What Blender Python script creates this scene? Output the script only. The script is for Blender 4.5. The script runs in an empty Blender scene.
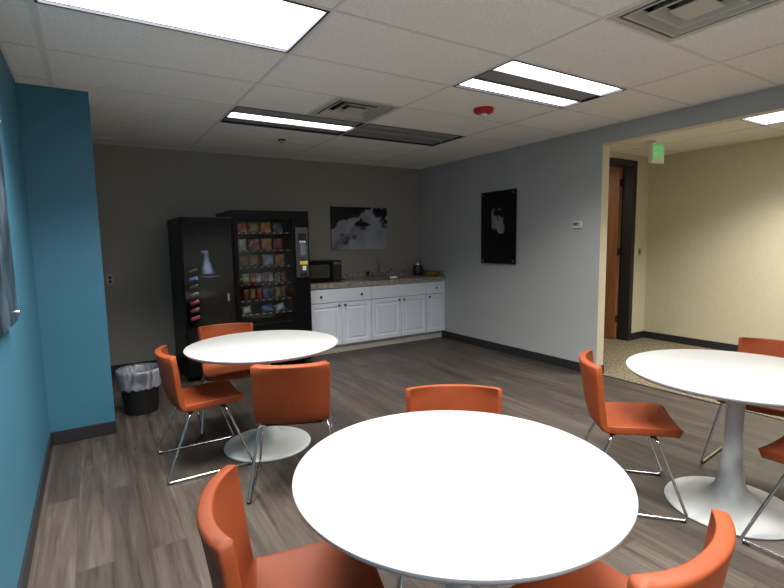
import bpy, bmesh, math, random
from mathutils import Vector, Matrix, noise
C = bpy.context.scene.collection
PI = math.pi
random.seed(7)

# ------------------------------------------------------------------ dimensions (metres)
XL, XR, YB = -0.34, 4.4416, 6.2          # left wall, right wall, back wall
YP, XP = 4.194, 0.0754                   # blue pier: front face, right corner
YO = 3.044                               # end of the right wall: opening to the corridor
CZ = 2.558                               # ceiling height
GX, GY, T = 1.078, 2.818, 0.6096         # ceiling grid node and module
XF, YD = 6.72, 3.86                      # corridor far wall, corridor door wall
YN = -2.6                                # wall behind the camera
HB = 0.10                                # baseboard height

# ------------------------------------------------------------------ materials
def new_mat(name):
    m = bpy.data.materials.new(name); m.use_nodes = True
    nt = m.node_tree
    return m, nt, nt.nodes['Principled BSDF']

def N(nt, t, **k):
    n = nt.nodes.new(t)
    for a, v in k.items(): setattr(n, a, v)
    return n

def L(nt, a, b): nt.links.new(a, b)

def coords(nt, scale=(1, 1, 1), kind='Object'):
    tc = N(nt, 'ShaderNodeTexCoord'); mp = N(nt, 'ShaderNodeMapping')
    mp.inputs['Scale'].default_value = scale
    L(nt, tc.outputs[kind], mp.inputs['Vector'])
    return mp.outputs['Vector']

def ramp(nt, fac, stops):
    r = N(nt, 'ShaderNodeValToRGB')
    el = r.color_ramp.elements
    while len(el) < len(stops): el.new(0.5)
    for e, (p, c) in zip(el, stops): e.position = p; e.color = (*c, 1)
    L(nt, fac, r.inputs['Fac'])
    return r.outputs['Color']

def mat(name, col, rough=0.5, metal=0.0, var=0.0, nscale=8.0, bump=0.0, bscale=200.0, spec=0.5, coat=0.0):
    m, nt, b = new_mat(name)
    b.inputs['Roughness'].default_value = rough
    b.inputs['Metallic'].default_value = metal
    b.inputs['Specular IOR Level'].default_value = spec
    b.inputs['Coat Weight'].default_value = coat
    v = coords(nt)
    n = N(nt, 'ShaderNodeTexNoise'); n.inputs['Scale'].default_value = nscale; n.inputs['Detail'].default_value = 4
    L(nt, v, n.inputs['Vector'])
    lo = tuple(c * (1 - var) for c in col); hi = tuple(min(1, c * (1 + var)) for c in col)
    L(nt, ramp(nt, n.outputs['Fac'], [(0.3, lo), (0.7, hi)]), b.inputs['Base Color'])
    if bump:
        n2 = N(nt, 'ShaderNodeTexNoise'); n2.inputs['Scale'].default_value = bscale; n2.inputs['Detail'].default_value = 2
        L(nt, v, n2.inputs['Vector'])
        bp = N(nt, 'ShaderNodeBump'); bp.inputs['Strength'].default_value = bump; bp.inputs['Distance'].default_value = 0.002
        L(nt, n2.outputs['Fac'], bp.inputs['Height']); L(nt, bp.outputs['Normal'], b.inputs['Normal'])
    return m

def emit_mat(name, col, strength, base=(0.8, 0.8, 0.8)):
    m, nt, b = new_mat(name)
    b.inputs['Base Color'].default_value = (*base, 1)
    b.inputs['Emission Color'].default_value = (*col, 1)
    b.inputs['Emission Strength'].default_value = strength
    return m

def vinyl_mat():
    m, nt, b = new_mat('vinyl_planks')
    tc = N(nt, 'ShaderNodeTexCoord')
    sp = N(nt, 'ShaderNodeSeparateXYZ'); L(nt, tc.outputs['Object'], sp.inputs[0])
    cb = N(nt, 'ShaderNodeCombineXYZ')
    L(nt, sp.outputs['Y'], cb.inputs['X']); L(nt, sp.outputs['X'], cb.inputs['Y'])
    br = N(nt, 'ShaderNodeTexBrick')
    br.offset = 0.37; br.inputs['Scale'].default_value = 1.0
    br.inputs['Brick Width'].default_value = 1.22; br.inputs['Row Height'].default_value = 0.152
    br.inputs['Mortar Size'].default_value = 0.0012; br.inputs['Mortar Smooth'].default_value = 0.4
    br.inputs['Color1'].default_value = (0, 0, 0, 1); br.inputs['Color2'].default_value = (1, 1, 1, 1)
    br.inputs['Mortar'].default_value = (0.0, 0.0, 0.0, 1)
    L(nt, cb.outputs[0], br.inputs['Vector'])
    # grain shifted plank by plank
    mx = N(nt, 'ShaderNodeVectorMath', operation='MULTIPLY_ADD')
    mx.inputs[1].default_value = (17.0, 31.0, 5.0)
    L(nt, br.outputs['Color'], mx.inputs[0]); L(nt, tc.outputs['Object'], mx.inputs[2])
    mp = N(nt, 'ShaderNodeMapping'); mp.inputs['Scale'].default_value = (14, 0.9, 1)
    L(nt, mx.outputs[0], mp.inputs['Vector'])
    g = N(nt, 'ShaderNodeTexNoise'); g.inputs['Scale'].default_value = 1.6; g.inputs['Detail'].default_value = 8; g.inputs['Roughness'].default_value = 0.62; g.inputs['Distortion'].default_value = 0.6
    L(nt, mp.outputs[0], g.inputs['Vector'])
    col = ramp(nt, g.outputs['Fac'], [(0.28, (0.034, 0.0265, 0.022)), (0.45, (0.062, 0.050, 0.0415)), (0.58, (0.081, 0.067, 0.057)), (0.75, (0.114, 0.097, 0.083))])
    mp2 = N(nt, 'ShaderNodeMapping'); mp2.inputs['Scale'].default_value = (90, 3, 1)
    L(nt, mx.outputs[0], mp2.inputs['Vector'])
    g2 = N(nt, 'ShaderNodeTexNoise'); g2.inputs['Scale'].default_value = 1.0; g2.inputs['Detail'].default_value = 3
    L(nt, mp2.outputs[0], g2.inputs['Vector'])
    m1 = N(nt, 'ShaderNodeMixRGB', blend_type='MULTIPLY'); m1.inputs['Fac'].default_value = 0.55
    L(nt, col, m1.inputs[1]); L(nt, ramp(nt, g2.outputs['Fac'], [(0.3, (0.62, 0.62, 0.62)), (0.65, (1.1, 1.1, 1.1))]), m1.inputs[2])
    m2 = N(nt, 'ShaderNodeMixRGB', blend_type='MULTIPLY'); m2.inputs['Fac'].default_value = 1.0
    L(nt, m1.outputs[0], m2.inputs[1]); L(nt, ramp(nt, br.outputs['Color'], [(0.0, (0.74, 0.73, 0.72)), (1.0, (1.22, 1.2, 1.17))]), m2.inputs[2])
    m3 = N(nt, 'ShaderNodeMixRGB', blend_type='MIX'); m3.inputs[2].default_value = (0.03, 0.025, 0.02, 1)
    L(nt, br.outputs['Fac'], m3.inputs['Fac']); L(nt, m2.outputs[0], m3.inputs[1])
    L(nt, m3.outputs[0], b.inputs['Base Color'])
    b.inputs['Roughness'].default_value = 0.42
    b.inputs['Specular IOR Level'].default_value = 0.4
    return m

def ceiling_mat():
    m, nt, b = new_mat('acoustic_tile')
    v = coords(nt)
    n = N(nt, 'ShaderNodeTexNoise'); n.inputs['Scale'].default_value = 75; n.inputs['Detail'].default_value = 5; n.inputs['Roughness'].default_value = 0.7
    L(nt, v, n.inputs['Vector'])
    L(nt, ramp(nt, n.outputs['Fac'], [(0.30, (0.64, 0.615, 0.57)), (0.44, (0.86, 0.835, 0.785)), (0.7, (0.92, 0.895, 0.84))]), b.inputs['Base Color'])
    b.inputs['Roughness'].default_value = 0.95
    b.inputs['Specular IOR Level'].default_value = 0.1
    bp = N(nt, 'ShaderNodeBump'); bp.inputs['Strength'].default_value = 0.5; bp.inputs['Distance'].default_value = 0.003
    L(nt, n.outputs['Fac'], bp.inputs['Height']); L(nt, bp.outputs['Normal'], b.inputs['Normal'])
    return m

def carpet_mat():
    m, nt, b = new_mat('speckled_carpet')
    v = coords(nt)
    n = N(nt, 'ShaderNodeTexNoise'); n.inputs['Scale'].default_value = 38; n.inputs['Detail'].default_value = 6; n.inputs['Roughness'].default_value = 0.75
    L(nt, v, n.inputs['Vector'])
    L(nt, ramp(nt, n.outputs['Fac'], [(0.34, (0.055, 0.045, 0.030)), (0.47, (0.16, 0.135, 0.09)), (0.6, (0.30, 0.26, 0.18)), (0.72, (0.45, 0.40, 0.30))]), b.inputs['Base Color'])
    b.inputs['Roughness'].default_value = 1.0; b.inputs['Specular IOR Level'].default_value = 0.05
    return m

def wood_mat(name, lo, hi):
    m, nt, b = new_mat(name)
    v = coords(nt, (22, 22, 1.3))
    n = N(nt, 'ShaderNodeTexNoise'); n.inputs['Scale'].default_value = 1.3; n.inputs['Detail'].default_value = 6; n.inputs['Distortion'].default_value = 0.5
    L(nt, v, n.inputs['Vector'])
    L(nt, ramp(nt, n.outputs['Fac'], [(0.3, lo), (0.7, hi)]), b.inputs['Base Color'])
    b.inputs['Roughness'].default_value = 0.4
    return m

def laminate_mat():
    m, nt, b = new_mat('granite_laminate')
    v = coords(nt)
    n = N(nt, 'ShaderNodeTexNoise'); n.inputs['Scale'].default_value = 24; n.inputs['Detail'].default_value = 8; n.inputs['Roughness'].default_value = 0.7
    L(nt, v, n.inputs['Vector'])
    L(nt, ramp(nt, n.outputs['Fac'], [(0.32, (0.10, 0.085, 0.07)), (0.5, (0.30, 0.26, 0.225)), (0.68, (0.50, 0.46, 0.40))]), b.inputs['Base Color'])
    b.inputs['Roughness'].default_value = 0.35
    return m

def leather_mat():
    m, nt, b = new_mat('orange_leather')
    tc = N(nt, 'ShaderNodeTexCoord')
    n = N(nt, 'ShaderNodeTexNoise'); n.inputs['Scale'].default_value = 9; n.inputs['Detail'].default_value = 4
    L(nt, tc.outputs['Object'], n.inputs['Vector'])
    col = ramp(nt, n.outputs['Fac'], [(0.3, (0.235, 0.048, 0.0145)), (0.7, (0.27, 0.058, 0.018))])
    # stitched seam down the middle of the backrest
    sp = N(nt, 'ShaderNodeSeparateXYZ'); L(nt, tc.outputs['Object'], sp.inputs[0])
    ab = N(nt, 'ShaderNodeMath', operation='ABSOLUTE'); L(nt, sp.outputs['X'], ab.inputs[0])
    lt = N(nt, 'ShaderNodeMath', operation='LESS_THAN'); lt.inputs[1].default_value = 0.0011; L(nt, ab.outputs[0], lt.inputs[0])
    gt = N(nt, 'ShaderNodeMath', operation='GREATER_THAN'); gt.inputs[1].default_value = 0.50; L(nt, sp.outputs['Z'], gt.inputs[0])
    ma = N(nt, 'ShaderNodeMath', operation='MULTIPLY_ADD'); ma.inputs[1].default_value = 0.17; L(nt, sp.outputs['Z'], ma.inputs[0]); L(nt, sp.outputs['Y'], ma.inputs[2])
    ou = N(nt, 'ShaderNodeMath', operation='LESS_THAN'); ou.inputs[1].default_value = -0.104; L(nt, ma.outputs[0], ou.inputs[0])
    m0 = N(nt, 'ShaderNodeMath', operation='MULTIPLY'); L(nt, lt.outputs[0], m0.inputs[0]); L(nt, gt.outputs[0], m0.inputs[1])
    mu = N(nt, 'ShaderNodeMath', operation='MULTIPLY'); L(nt, m0.outputs[0], mu.inputs[0]); L(nt, ou.outputs[0], mu.inputs[1])
    mx = N(nt, 'ShaderNodeMixRGB'); mx.inputs[2].default_value = (0.17, 0.033, 0.010, 1)
    L(nt, mu.outputs[0], mx.inputs['Fac']); L(nt, col, mx.inputs[1])
    L(nt, mx.outputs[0], b.inputs['Base Color'])
    b.inputs['Roughness'].default_value = 0.5
    b.inputs['Specular IOR Level'].default_value = 0.22
    n2 = N(nt, 'ShaderNodeTexVoronoi'); n2.inputs['Scale'].default_value = 260
    L(nt, tc.outputs['Object'], n2.inputs['Vector'])
    bp = N(nt, 'ShaderNodeBump'); bp.inputs['Strength'].default_value = 0.12; bp.inputs['Distance'].default_value = 0.001
    L(nt, n2.outputs['Distance'], bp.inputs['Height']); L(nt, bp.outputs['Normal'], b.inputs['Normal'])
    return m

def glass_mat():
    m = bpy.data.materials.new('window_glass'); m.use_nodes = True
    nt = m.node_tree; nt.nodes.clear()
    o = N(nt, 'ShaderNodeOutputMaterial'); mx = N(nt, 'ShaderNodeMixShader')
    t = N(nt, 'ShaderNodeBsdfTransparent'); t.inputs[0].default_value = (0.93, 0.95, 0.95, 1)
    g = N(nt, 'ShaderNodeBsdfGlossy'); g.inputs['Roughness'].default_value = 0.03
    f = N(nt, 'ShaderNodeFresnel'); f.inputs['IOR'].default_value = 1.45
    L(nt, f.outputs[0], mx.inputs[0]); L(nt, t.outputs[0], mx.inputs[1]); L(nt, g.outputs[0], mx.inputs[2])
    L(nt, mx.outputs[0], o.inputs['Surface'])
    return m

def liner_mat():
    m, nt, b = new_mat('bin_liner_plastic')
    v = coords(nt, (1, 1, 0.4))
    n = N(nt, 'ShaderNodeTexNoise'); n.inputs['Scale'].default_value = 12; n.inputs['Detail'].default_value = 4; n.inputs['Distortion'].default_value = 1.5
    L(nt, v, n.inputs['Vector'])
    L(nt, ramp(nt, n.outputs['Fac'], [(0.36, (0.10, 0.105, 0.125)), (0.66, (0.30, 0.31, 0.34))]), b.inputs['Base Color'])
    b.inputs['Roughness'].default_value = 0.35
    bp = N(nt, 'ShaderNodeBump'); bp.inputs['Strength'].default_value = 0.8; bp.inputs['Distance'].default_value = 0.01
    L(nt, n.outputs['Fac'], bp.inputs['Height']); L(nt, bp.outputs['Normal'], b.inputs['Normal'])
    return m

def painted_mat(name, rough=0.35, spec=0.5):
    m, nt, b = new_mat(name)
    a = N(nt, 'ShaderNodeVertexColor', layer_name='Col')
    L(nt, a.outputs['Color'], b.inputs['Base Color'])
    b.inputs['Roughness'].default_value = rough; b.inputs['Specular IOR Level'].default_value = spec
    return m

def bag_mat(name, col, acc):
    m, nt, b = new_mat(name)
    v = coords(nt)
    n = N(nt, 'ShaderNodeTexNoise'); n.inputs['Scale'].default_value = 22; n.inputs['Detail'].default_value = 2
    L(nt, v, n.inputs['Vector'])
    L(nt, ramp(nt, n.outputs['Fac'], [(0.0, tuple(q * 0.4 for q in col)), (0.40, col), (0.50, col), (0.56, acc), (0.64, acc), (0.70, tuple(min(1, q * 0.5 + 0.45) for q in acc))]), b.inputs['Base Color'])
    b.inputs['Roughness'].default_value = 0.3
    return m

M = dict(
    vinyl=vinyl_mat(), tile=ceiling_mat(), carpet=carpet_mat(),
    tee=mat('ceiling_tee', (0.74, 0.715, 0.67), 0.6, var=0.02),
    blue=mat('blue_wall_paint', (0.042, 0.163, 0.248), 0.55, var=0.02, nscale=3, bump=0.15, bscale=160),
    grey=mat('grey_wall_paint', (0.41, 0.425, 0.42), 0.6, var=0.02, nscale=3, bump=0.12, bscale=160),
    greige=mat('greige_wall_paint', (0.30, 0.285, 0.25), 0.6, var=0.02, nscale=3, bump=0.12, bscale=160),
    cream=mat('cream_wall_paint', (0.62, 0.57, 0.42), 0.6, var=0.03, nscale=20, bump=0.15, bscale=120),
    base=mat('charcoal_vinyl_base', (0.020, 0.021, 0.024), 0.45, var=0.05),
    frame=mat('dark_door_frame', (0.016, 0.016, 0.022), 0.4, var=0.05),
    door=wood_mat('door_veneer', (0.26, 0.095, 0.035), (0.42, 0.17, 0.07)),
    white=mat('white_laminate', (0.44, 0.448, 0.444), 0.32, var=0.01),
    tbase=mat('white_enamel', (0.60, 0.63, 0.625), 0.35, var=0.01),
    tedge=mat('grey_table_edge', (0.42, 0.42, 0.44), 0.45, var=0.03),
    leather=leather_mat(),
    chrome=mat('chrome', (0.62, 0.62, 0.63), 0.10, 1.0, var=0.03),
    black=mat('black_plastic', (0.007, 0.007, 0.0075), 0.4, var=0.1),
    vend=mat('black_vending_steel', (0.0045, 0.0045, 0.005), 0.30, var=0.1, spec=0.12),
    vendgloss=mat('black_gloss_panel', (0.004, 0.004, 0.005), 0.08, var=0.1, spec=0.35),
    vendin=mat('vending_interior', (0.010, 0.0095, 0.0095), 0.6, var=0.1),
    shelf=mat('grey_shelf_steel', (0.05, 0.05, 0.052), 0.4, 0.3, var=0.05),
    panel=mat('grey_control_panel', (0.06, 0.062, 0.068), 0.4, 0.3, var=0.05),
    display=mat('blue_grey_display', (0.13, 0.15, 0.19), 0.2, var=0.05),
    yellow=mat('yellow_sticker', (0.75, 0.55, 0.05), 0.5, var=0.03),
    pale=mat('pale_sticker', (0.70, 0.74, 0.72), 0.5, var=0.03),
    steel=mat('brushed_steel', (0.42, 0.42, 0.43), 0.28, 1.0, var=0.06),
    cab=mat('white_cabinet_paint', (0.76, 0.815, 0.91), 0.4, var=0.01),
    cabin=mat('cabinet_gap_shade', (0.25, 0.26, 0.28), 0.6, var=0.02),
    toe=mat('cream_toe_kick', (0.60, 0.57, 0.50), 0.5, var=0.03),
    knob=mat('dark_bronze_knob', (0.05, 0.04, 0.035), 0.35, 0.7, var=0.1),
    lam=laminate_mat(), glass=glass_mat(), liner=liner_mat(),
    bin=mat('black_bin_plastic', (0.016, 0.014, 0.014), 0.5, var=0.1),
    red=mat('red_alarm_plastic', (0.50, 0.012, 0.02), 0.35, var=0.03),
    clear=mat('strobe_lens', (0.7, 0.68, 0.66), 0.1, var=0.02),
    signw=mat('ivory_sign_case', (0.80, 0.78, 0.66), 0.5, var=0.02),
    exit=emit_mat('green_sign_letters', (0.05, 1.0, 0.25), 0.42, (0.02, 0.4, 0.1)),
    lit=emit_mat('lit_fluorescent_lens', (0.94, 0.97, 1.0), 4.0),
    warm=emit_mat('warm_fluorescent_lens', (1.0, 0.95, 0.86), 4.0),
    dim=emit_mat('dim_back_room_lens', (1.0, 0.93, 0.80), 5.0),
    unlit=mat('unlit_lens', (0.30, 0.30, 0.30), 0.35, var=0.05),
    louver=mat('dark_louver', (0.30, 0.30, 0.31), 0.35, 0.6, var=0.05),
    lframe=mat('dark_light_frame', (0.035, 0.035, 0.045), 0.4, 0.3, var=0.05),
    ventw=mat('beige_vent_metal', (0.52, 0.50, 0.44), 0.45, var=0.02),
    ventd=mat('dark_vent_throat', (0.010, 0.009, 0.008), 0.8, var=0.05),
    paint=painted_mat('photo_print', 0.3), paintm=painted_mat('matte_photo_print', 0.45, 0.3),
    plate=mat('ivory_switch_plate', (0.42, 0.40, 0.35), 0.4, var=0.02),
    screen=mat('grey_lcd', (0.11, 0.13, 0.11), 0.2, var=0.02),
    bowl=wood_mat('amber_wood', (0.34, 0.17, 0.03), (0.50, 0.28, 0.06)),
    smoke=mat('smoky_carafe', (0.03, 0.03, 0.032), 0.12, var=0.05),
    sponge=mat('white_sponge', (0.8, 0.82, 0.8), 0.9, var=0.06, nscale=60),
    micglass=mat('microwave_window', (0.055, 0.048, 0.038), 0.15, var=0.1),
)

# ------------------------------------------------------------------ mesh helpers
def box(bm, x0, x1, y0, y1, z0, z1, mi=0):
    r = bmesh.ops.create_cube(bm, size=1.0)
    vs = r['verts']
    for v in vs:
        v.co = Vector(((x0 + x1) / 2 + v.co.x * (x1 - x0), (y0 + y1) / 2 + v.co.y * (y1 - y0), (z0 + z1) / 2 + v.co.z * (z1 - z0)))
    for f in set(f for v in vs for f in v.link_faces): f.material_index = mi
    return vs

def lathe(bm, prof, seg=48, c=(0, 0, 0), ax='z', cap=True):
    rings = []
    for r, z in prof:
        ring = []
        for k in range(seg):
            a = 2 * PI * k / seg
            p = Vector((r * math.cos(a), r * math.sin(a), z))
            if ax == 'y': p = Vector((p.x, p.z, p.y))
            if ax == 'x': p = Vector((p.z, p.x, p.y))
            ring.append(bm.verts.new(p + Vector(c)))
        rings.append(ring)
    for a, b in zip(rings, rings[1:]):
        for k in range(seg):
            bm.faces.new((a[k], a[(k + 1) % seg], b[(k + 1) % seg], b[k]))
    if cap:
        bm.faces.new(rings[0]); bm.faces.new(list(reversed(rings[-1])))

def tube(bm, pts, r, seg=10, bend=0.0, nb=5):
    P = [Vector(p) for p in pts]
    if bend > 0:
        Q = [P[0]]
        for a, b, c in zip(P, P[1:], P[2:]):
            d = min(bend, (a - b).length * 0.45, (c - b).length * 0.45)
            s = b + (a - b).normalized() * d; e = b + (c - b).normalized() * d
            for k in range(nb + 1):
                t = k / nb
                Q.append(s * (1 - t) ** 2 + b * 2 * t * (1 - t) + e * t * t)
        Q.append(P[-1]); P = Q
    rings = []; up = None
    for i, p in enumerate(P):
        d = (P[min(i + 1, len(P) - 1)] - P[max(i - 1, 0)]).normalized()
        if up is None:
            up = Vector((0, 0, 1)) if abs(d.z) < 0.9 else Vector((1, 0, 0))
        s = d.cross(up).normalized(); up = s.cross(d).normalized()
        rings.append([bm.verts.new(p + (s * math.cos(2 * PI * k / seg) + up * math.sin(2 * PI * k / seg)) * r) for k in range(seg)])
    for a, b in zip(rings, rings[1:]):
        for k in range(seg):
            bm.faces.new((a[k], a[(k + 1) % seg], b[(k + 1) % seg], b[k]))
    bm.faces.new(rings[0]); bm.faces.new(list(reversed(rings[-1])))

def prism(bm, poly, axis, a, b, mi=0):
    """extrude a polygon (list of 2-tuples in the other two axes) from a to b along axis"""
    def P(u, v, w):
        return {'x': (w, u, v), 'y': (u, w, v), 'z': (u, v, w)}[axis]
    A = [bm.verts.new(P(u, v, a)) for u, v in poly]; B = [bm.verts.new(P(u, v, b)) for u, v in poly]
    fs = [bm.faces.new(A), bm.faces.new(list(reversed(B)))]
    n = len(poly)
    for k in range(n): fs.append(bm.faces.new((A[k], B[k], B[(k + 1) % n], A[(k + 1) % n])))
    for f in fs: f.material_index = mi

def obj(name, bm, mats, parent=None, smooth=False, bevel=0.0, seg=2, kind=None, label=None, angle=40):
    bmesh.ops.recalc_face_normals(bm, faces=bm.faces)
    me = bpy.data.meshes.new(name); bm.to_mesh(me); bm.free()
    for m in (mats if isinstance(mats, (list, tuple)) else [mats]): me.materials.append(m)
    o = bpy.data.objects.new(name, me); C.objects.link(o)
    if smooth:
        for p in me.polygons: p.use_smooth = True
    if bevel:
        b = o.modifiers.new('bevel', 'BEVEL'); b.width = bevel; b.segments = seg; b.limit_method = 'ANGLE'; b.angle_limit = math.radians(angle)
    if parent: o.parent = parent
    if kind: o['kind'] = kind
    if label: o['label'] = label
    return o

def sharp(o, deg=35):
    """smooth shading that keeps hard corners"""
    me = o.data
    bm = bmesh.new(); bm.from_mesh(me)
    for e in bm.edges:
        if len(e.link_faces) == 2: e.smooth = e.calc_face_angle(0) < math.radians(deg)
    for f in bm.faces: f.smooth = True
    bm.to_mesh(me); bm.free()
    return o

def B(): return bmesh.new()

def bx(name, dims, m, parent=None, bevel=0.0, **k):
    b = B(); box(b, *dims)
    return obj(name, b, m, parent, bevel=bevel, **k)

def tag(o, label, cat, group=None):
    o['label'] = label; o['category'] = cat
    if group: o['group'] = group
    return o

def thing(name, label, cat, loc=(0, 0, 0), rz=0.0, group=None):
    o = bpy.data.objects.new(name, None); C.objects.link(o)
    o.empty_display_size = 0.05
    o.location = loc; o.rotation_euler = (0, 0, rz)
    return tag(o, label, cat, group)

def dup(root, loc, rz, label=None):
    r = root.copy(); C.objects.link(r); r.location = loc; r.rotation_euler = (0, 0, rz)
    if label: r['label'] = label
    for ch in list(root.children):
        c = ch.copy(); C.objects.link(c); c.parent = r
        for g in list(ch.children):
            d = g.copy(); C.objects.link(d); d.parent = c
    return r

def struct(name, bm, m, parent=None, **k):
    return obj(name, bm, m, parent, kind='structure', **k)

# ------------------------------------------------------------------ room shell
b = B(); box(b, XL - 0.1, 4.50, YN - 0.1, YB + 0.1, -0.06, 0.0); struct('floor', b, M['vinyl'])
b = B(); box(b, 4.512, XF + 0.7, YN - 0.1, 6.3, -0.06, 0.002); struct('floor_carpet', b, M['carpet'])
b = B(); box(b, 4.495, 4.517, YN, YO, -0.02, 0.006); struct('trim_1', b, M['base'], bevel=0.002)   # strip where vinyl meets carpet

b = B(); box(b, XL - 0.12, XL, YN - 0.1, YP + 0.01, 0, CZ + 0.12); struct('wall_left', b, M['blue'])
b = B(); box(b, XL - 0.12, XP, YP, YB + 0.02, 0, CZ + 0.12); struct('wall_left_return', b, M['blue'])
b = B(); box(b, XP - 0.02, XR + 0.05, YB, YB + 0.12, 0, CZ + 0.12); struct('wall_back', b, M['greige'])
# right wall with the beam over the opening; its end and underside are cream
b = B()
box(b, XR, XR + 0.115, YO, YB + 0.02, 0, CZ + 0.12)
box(b, XR, XR + 0.115, YN, YO, 2.385, CZ + 0.12)
for f in b.faces:
    c = f.calc_center_median(); f.normal_update()
    f.material_index = 0 if abs(c.x - XR) < 1e-3 else 1
struct('wall_right', b, [M['grey'], M['cream']])
b = B(); box(b, XL - 0.1, XF + 0.7, YN - 0.12, YN, 0, CZ + 0.12); struct('wall_behind', b, M['grey'])
b = B(); box(b, XF, XF + 0.12, YN - 0.1, YD + 0.01, 0, CZ + 0.12); struct('wall_far', b, M['cream'])
# corridor wall with the doorway
DX0, DX1, DZ = 5.40, 6.325, 2.42
b = B()
box(b, XR + 0.1, DX0, YD, YD + 0.13, 0, CZ + 0.12)
box(b, DX1, XF + 0.12, YD, YD + 0.13, 0, CZ + 0.12)
box(b, DX0, DX1, YD, YD + 0.13, DZ, CZ + 0.12)
struct('wall_door', b, M['cream'])
# the small room beyond the doorway
b = B()
box(b, XR + 0.115, XR + 0.2, YD + 0.13, 6.2, 0, CZ + 0.12)
box(b, XF + 0.6, XF + 0.7, YD + 0.0, 6.2, 0, CZ + 0.12)
box(b, XR + 0.1, XF + 0.7, 6.1, 6.2, 0, CZ + 0.12)
struct('wall_back_room', b, M['cream'])

# ceiling: tiles as cells so that the fixtures have real holes
holes = set()
def cell(i, j): holes.add((i, j))
def troffer_cells(i, j): cell(i, j); cell(i + 1, j)
# cell (i, j): x from GX + i*T, y from GY + j*T
FIX = [(-2, -1), (2, -1), (0, 2), (2, 2), (0, -4), (2, -7), (-2, -7)]
for i, j in FIX: troffer_cells(i, j)
VENTS = [(1, 1), (2, -3)]
for i, j in VENTS: cell(i, j)
CORR = (5.32, 1.02)     # corridor fixture: lower x, y corner (long side along y)
b = B()
def quad(x0, x1, y0, y1, z):
    if x1 - x0 < 1e-4 or y1 - y0 < 1e-4: return
    b.faces.new([b.verts.new(p) for p in ((x0, y0, z), (x0, y1, z), (x1, y1, z), (x1, y0, z))])
for i in range(-3, 7):
    for j in range(-10, 7):
        if (i, j) in holes: continue
        x0, x1 = max(GX + i * T, XL - 0.05), min(GX + (i + 1) * T, XR + 0.02)
        y0, y1 = max(GY + j * T, YN - 0.05), min(GY + (j + 1) * T, YB + 0.05)
        if x1 > x0 and y1 > y0: quad(x0, x1, y0, y1, CZ)
# corridor side
cx0, cx1, cy0, cy1 = CORR[0], CORR[0] + T, CORR[1], CORR[1] + 2 * T
x0, x1, y0, y1 = XR + 0.09, XF + 0.7, YN - 0.05, 6.2
quad(x0, cx0, y0, y1, CZ); quad(cx1, x1, y0, y1, CZ); quad(cx0, cx1, y0, cy0, CZ); quad(cx0, cx1, cy1, y1, CZ)
struct('ceiling', b, M['tile'])
b = B(); box(b, XL - 0.1, XF + 0.7, YN - 0.1, YB + 0.1, CZ + 0.16, CZ + 0.2); struct('ceiling_slab', b, M['greige'])

# suspended grid: tees below the tiles
b = B(); W2, TD = 0.010, 0.004
segs = set()
for j in range(-8, 6):
    y = GY + j * T
    if YN < y < YB: box(b, XL, XR, y - W2, y + W2, CZ - TD + 0.001, CZ + 0.002)
for i in (-2, 0, 2, 4):
    x = GX + i * T
    w = 0.017 if i == -2 else W2
    box(b, x - w, x + w, YN, YB, CZ - TD, CZ + 0.002)
# short cross tees beside the square air diffusers
box(b, GX + T - W2, GX + T + W2, GY + T, GY + 2 * T, CZ - TD + 0.0005, CZ + 0.002)
box(b, GX + 3 * T - W2, GX + 3 * T + W2, GY - 3 * T, GY - 2 * T, CZ - TD + 0.0005, CZ + 0.002)
# corridor
for k in range(-6, 4):
    y = CORR[1] + k * 2 * T
    if YN < y < YD: box(b, XR + 0.115, XF, y - W2, y + W2, CZ - TD + 0.001, CZ + 0.002)
for x in (CORR[0], CORR[0] + T): box(b, x - W2, x + W2, YN, YD, CZ - TD, CZ + 0.002)
# wall angle
box(b, XL, XL + 0.015, YN, YP, CZ - TD, CZ); box(b, XR - 0.015, XR, YN, YB, CZ - TD, CZ)
box(b, XP, XR, YB - 0.015, YB, CZ - TD, CZ); box(b, XL, XP, YP - 0.015, YP, CZ - TD, CZ); box(b, XF - 0.015, XF, YN, YD, CZ - TD, CZ)
struct('trim_2', b, M['tee'])

# baseboards
def board(name, dims): 
    b = B(); box(b, *dims); return struct(name, b, M['base'], bevel=0.003)
board('baseboard_left', (XL, XL + 0.012, YN, YP, 0, HB))
board('baseboard_left_return', (XL + 0.012, XP + 0.004, YP - 0.012, YP, 0, HB))
board('baseboard_back', (XP, 2.25, YB - 0.012, YB, 0, HB))
board('baseboard_right', (XR - 0.012, XR, YO, 5.66, 0, HB))
board('baseboard_right_end', (XR - 0.012, XR + 0.12, YO - 0.012, YO, 0, HB))
board('baseboard_far', (XF - 0.012, XF, YN, YD, 0.002, HB))
b = B(); box(b, DX1 + 0.07, XF - 0.012, YD - 0.012, YD, 0.002, HB); box(b, XR + 0.115, DX0 - 0.07, YD - 0.012, YD, 0.002, HB)
struct('baseboard_door', b, M['base'])

# door 1: dark frame, wooden leaf standing open into the room beyond
b = B()
for x0, x1 in ((DX0 - 0.06, DX0 + 0.02), (DX1 - 0.02, DX1 + 0.06)): box(b, x0, x1, YD - 0.02, YD + 0.15, 0.002, DZ + 0.06)
box(b, DX0 + 0.02, DX1 - 0.02, YD - 0.02, YD + 0.15, DZ - 0.02, DZ + 0.06)
df = struct('door_1', b, M['frame'], bevel=0.004)
leaf = bx('door_leaf', (DX1 - 0.068, DX1 - 0.024, YD + 0.155, YD + 1.05, 0.012, DZ - 0.025), M['door'], df, bevel=0.002, label='wooden door leaf')
for z in (0.25, 1.2, 2.15):
    b = B(); lathe(b, [(0.008, z), (0.008, z + 0.1)], 12, (DX1 - 0.022, YD + 0.152, 0)); box(b, DX1 - 0.07, DX1 - 0.022, YD + 0.152, YD + 0.156, z, z + 0.1)
    obj('hinge', b, M['frame'], df)
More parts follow.
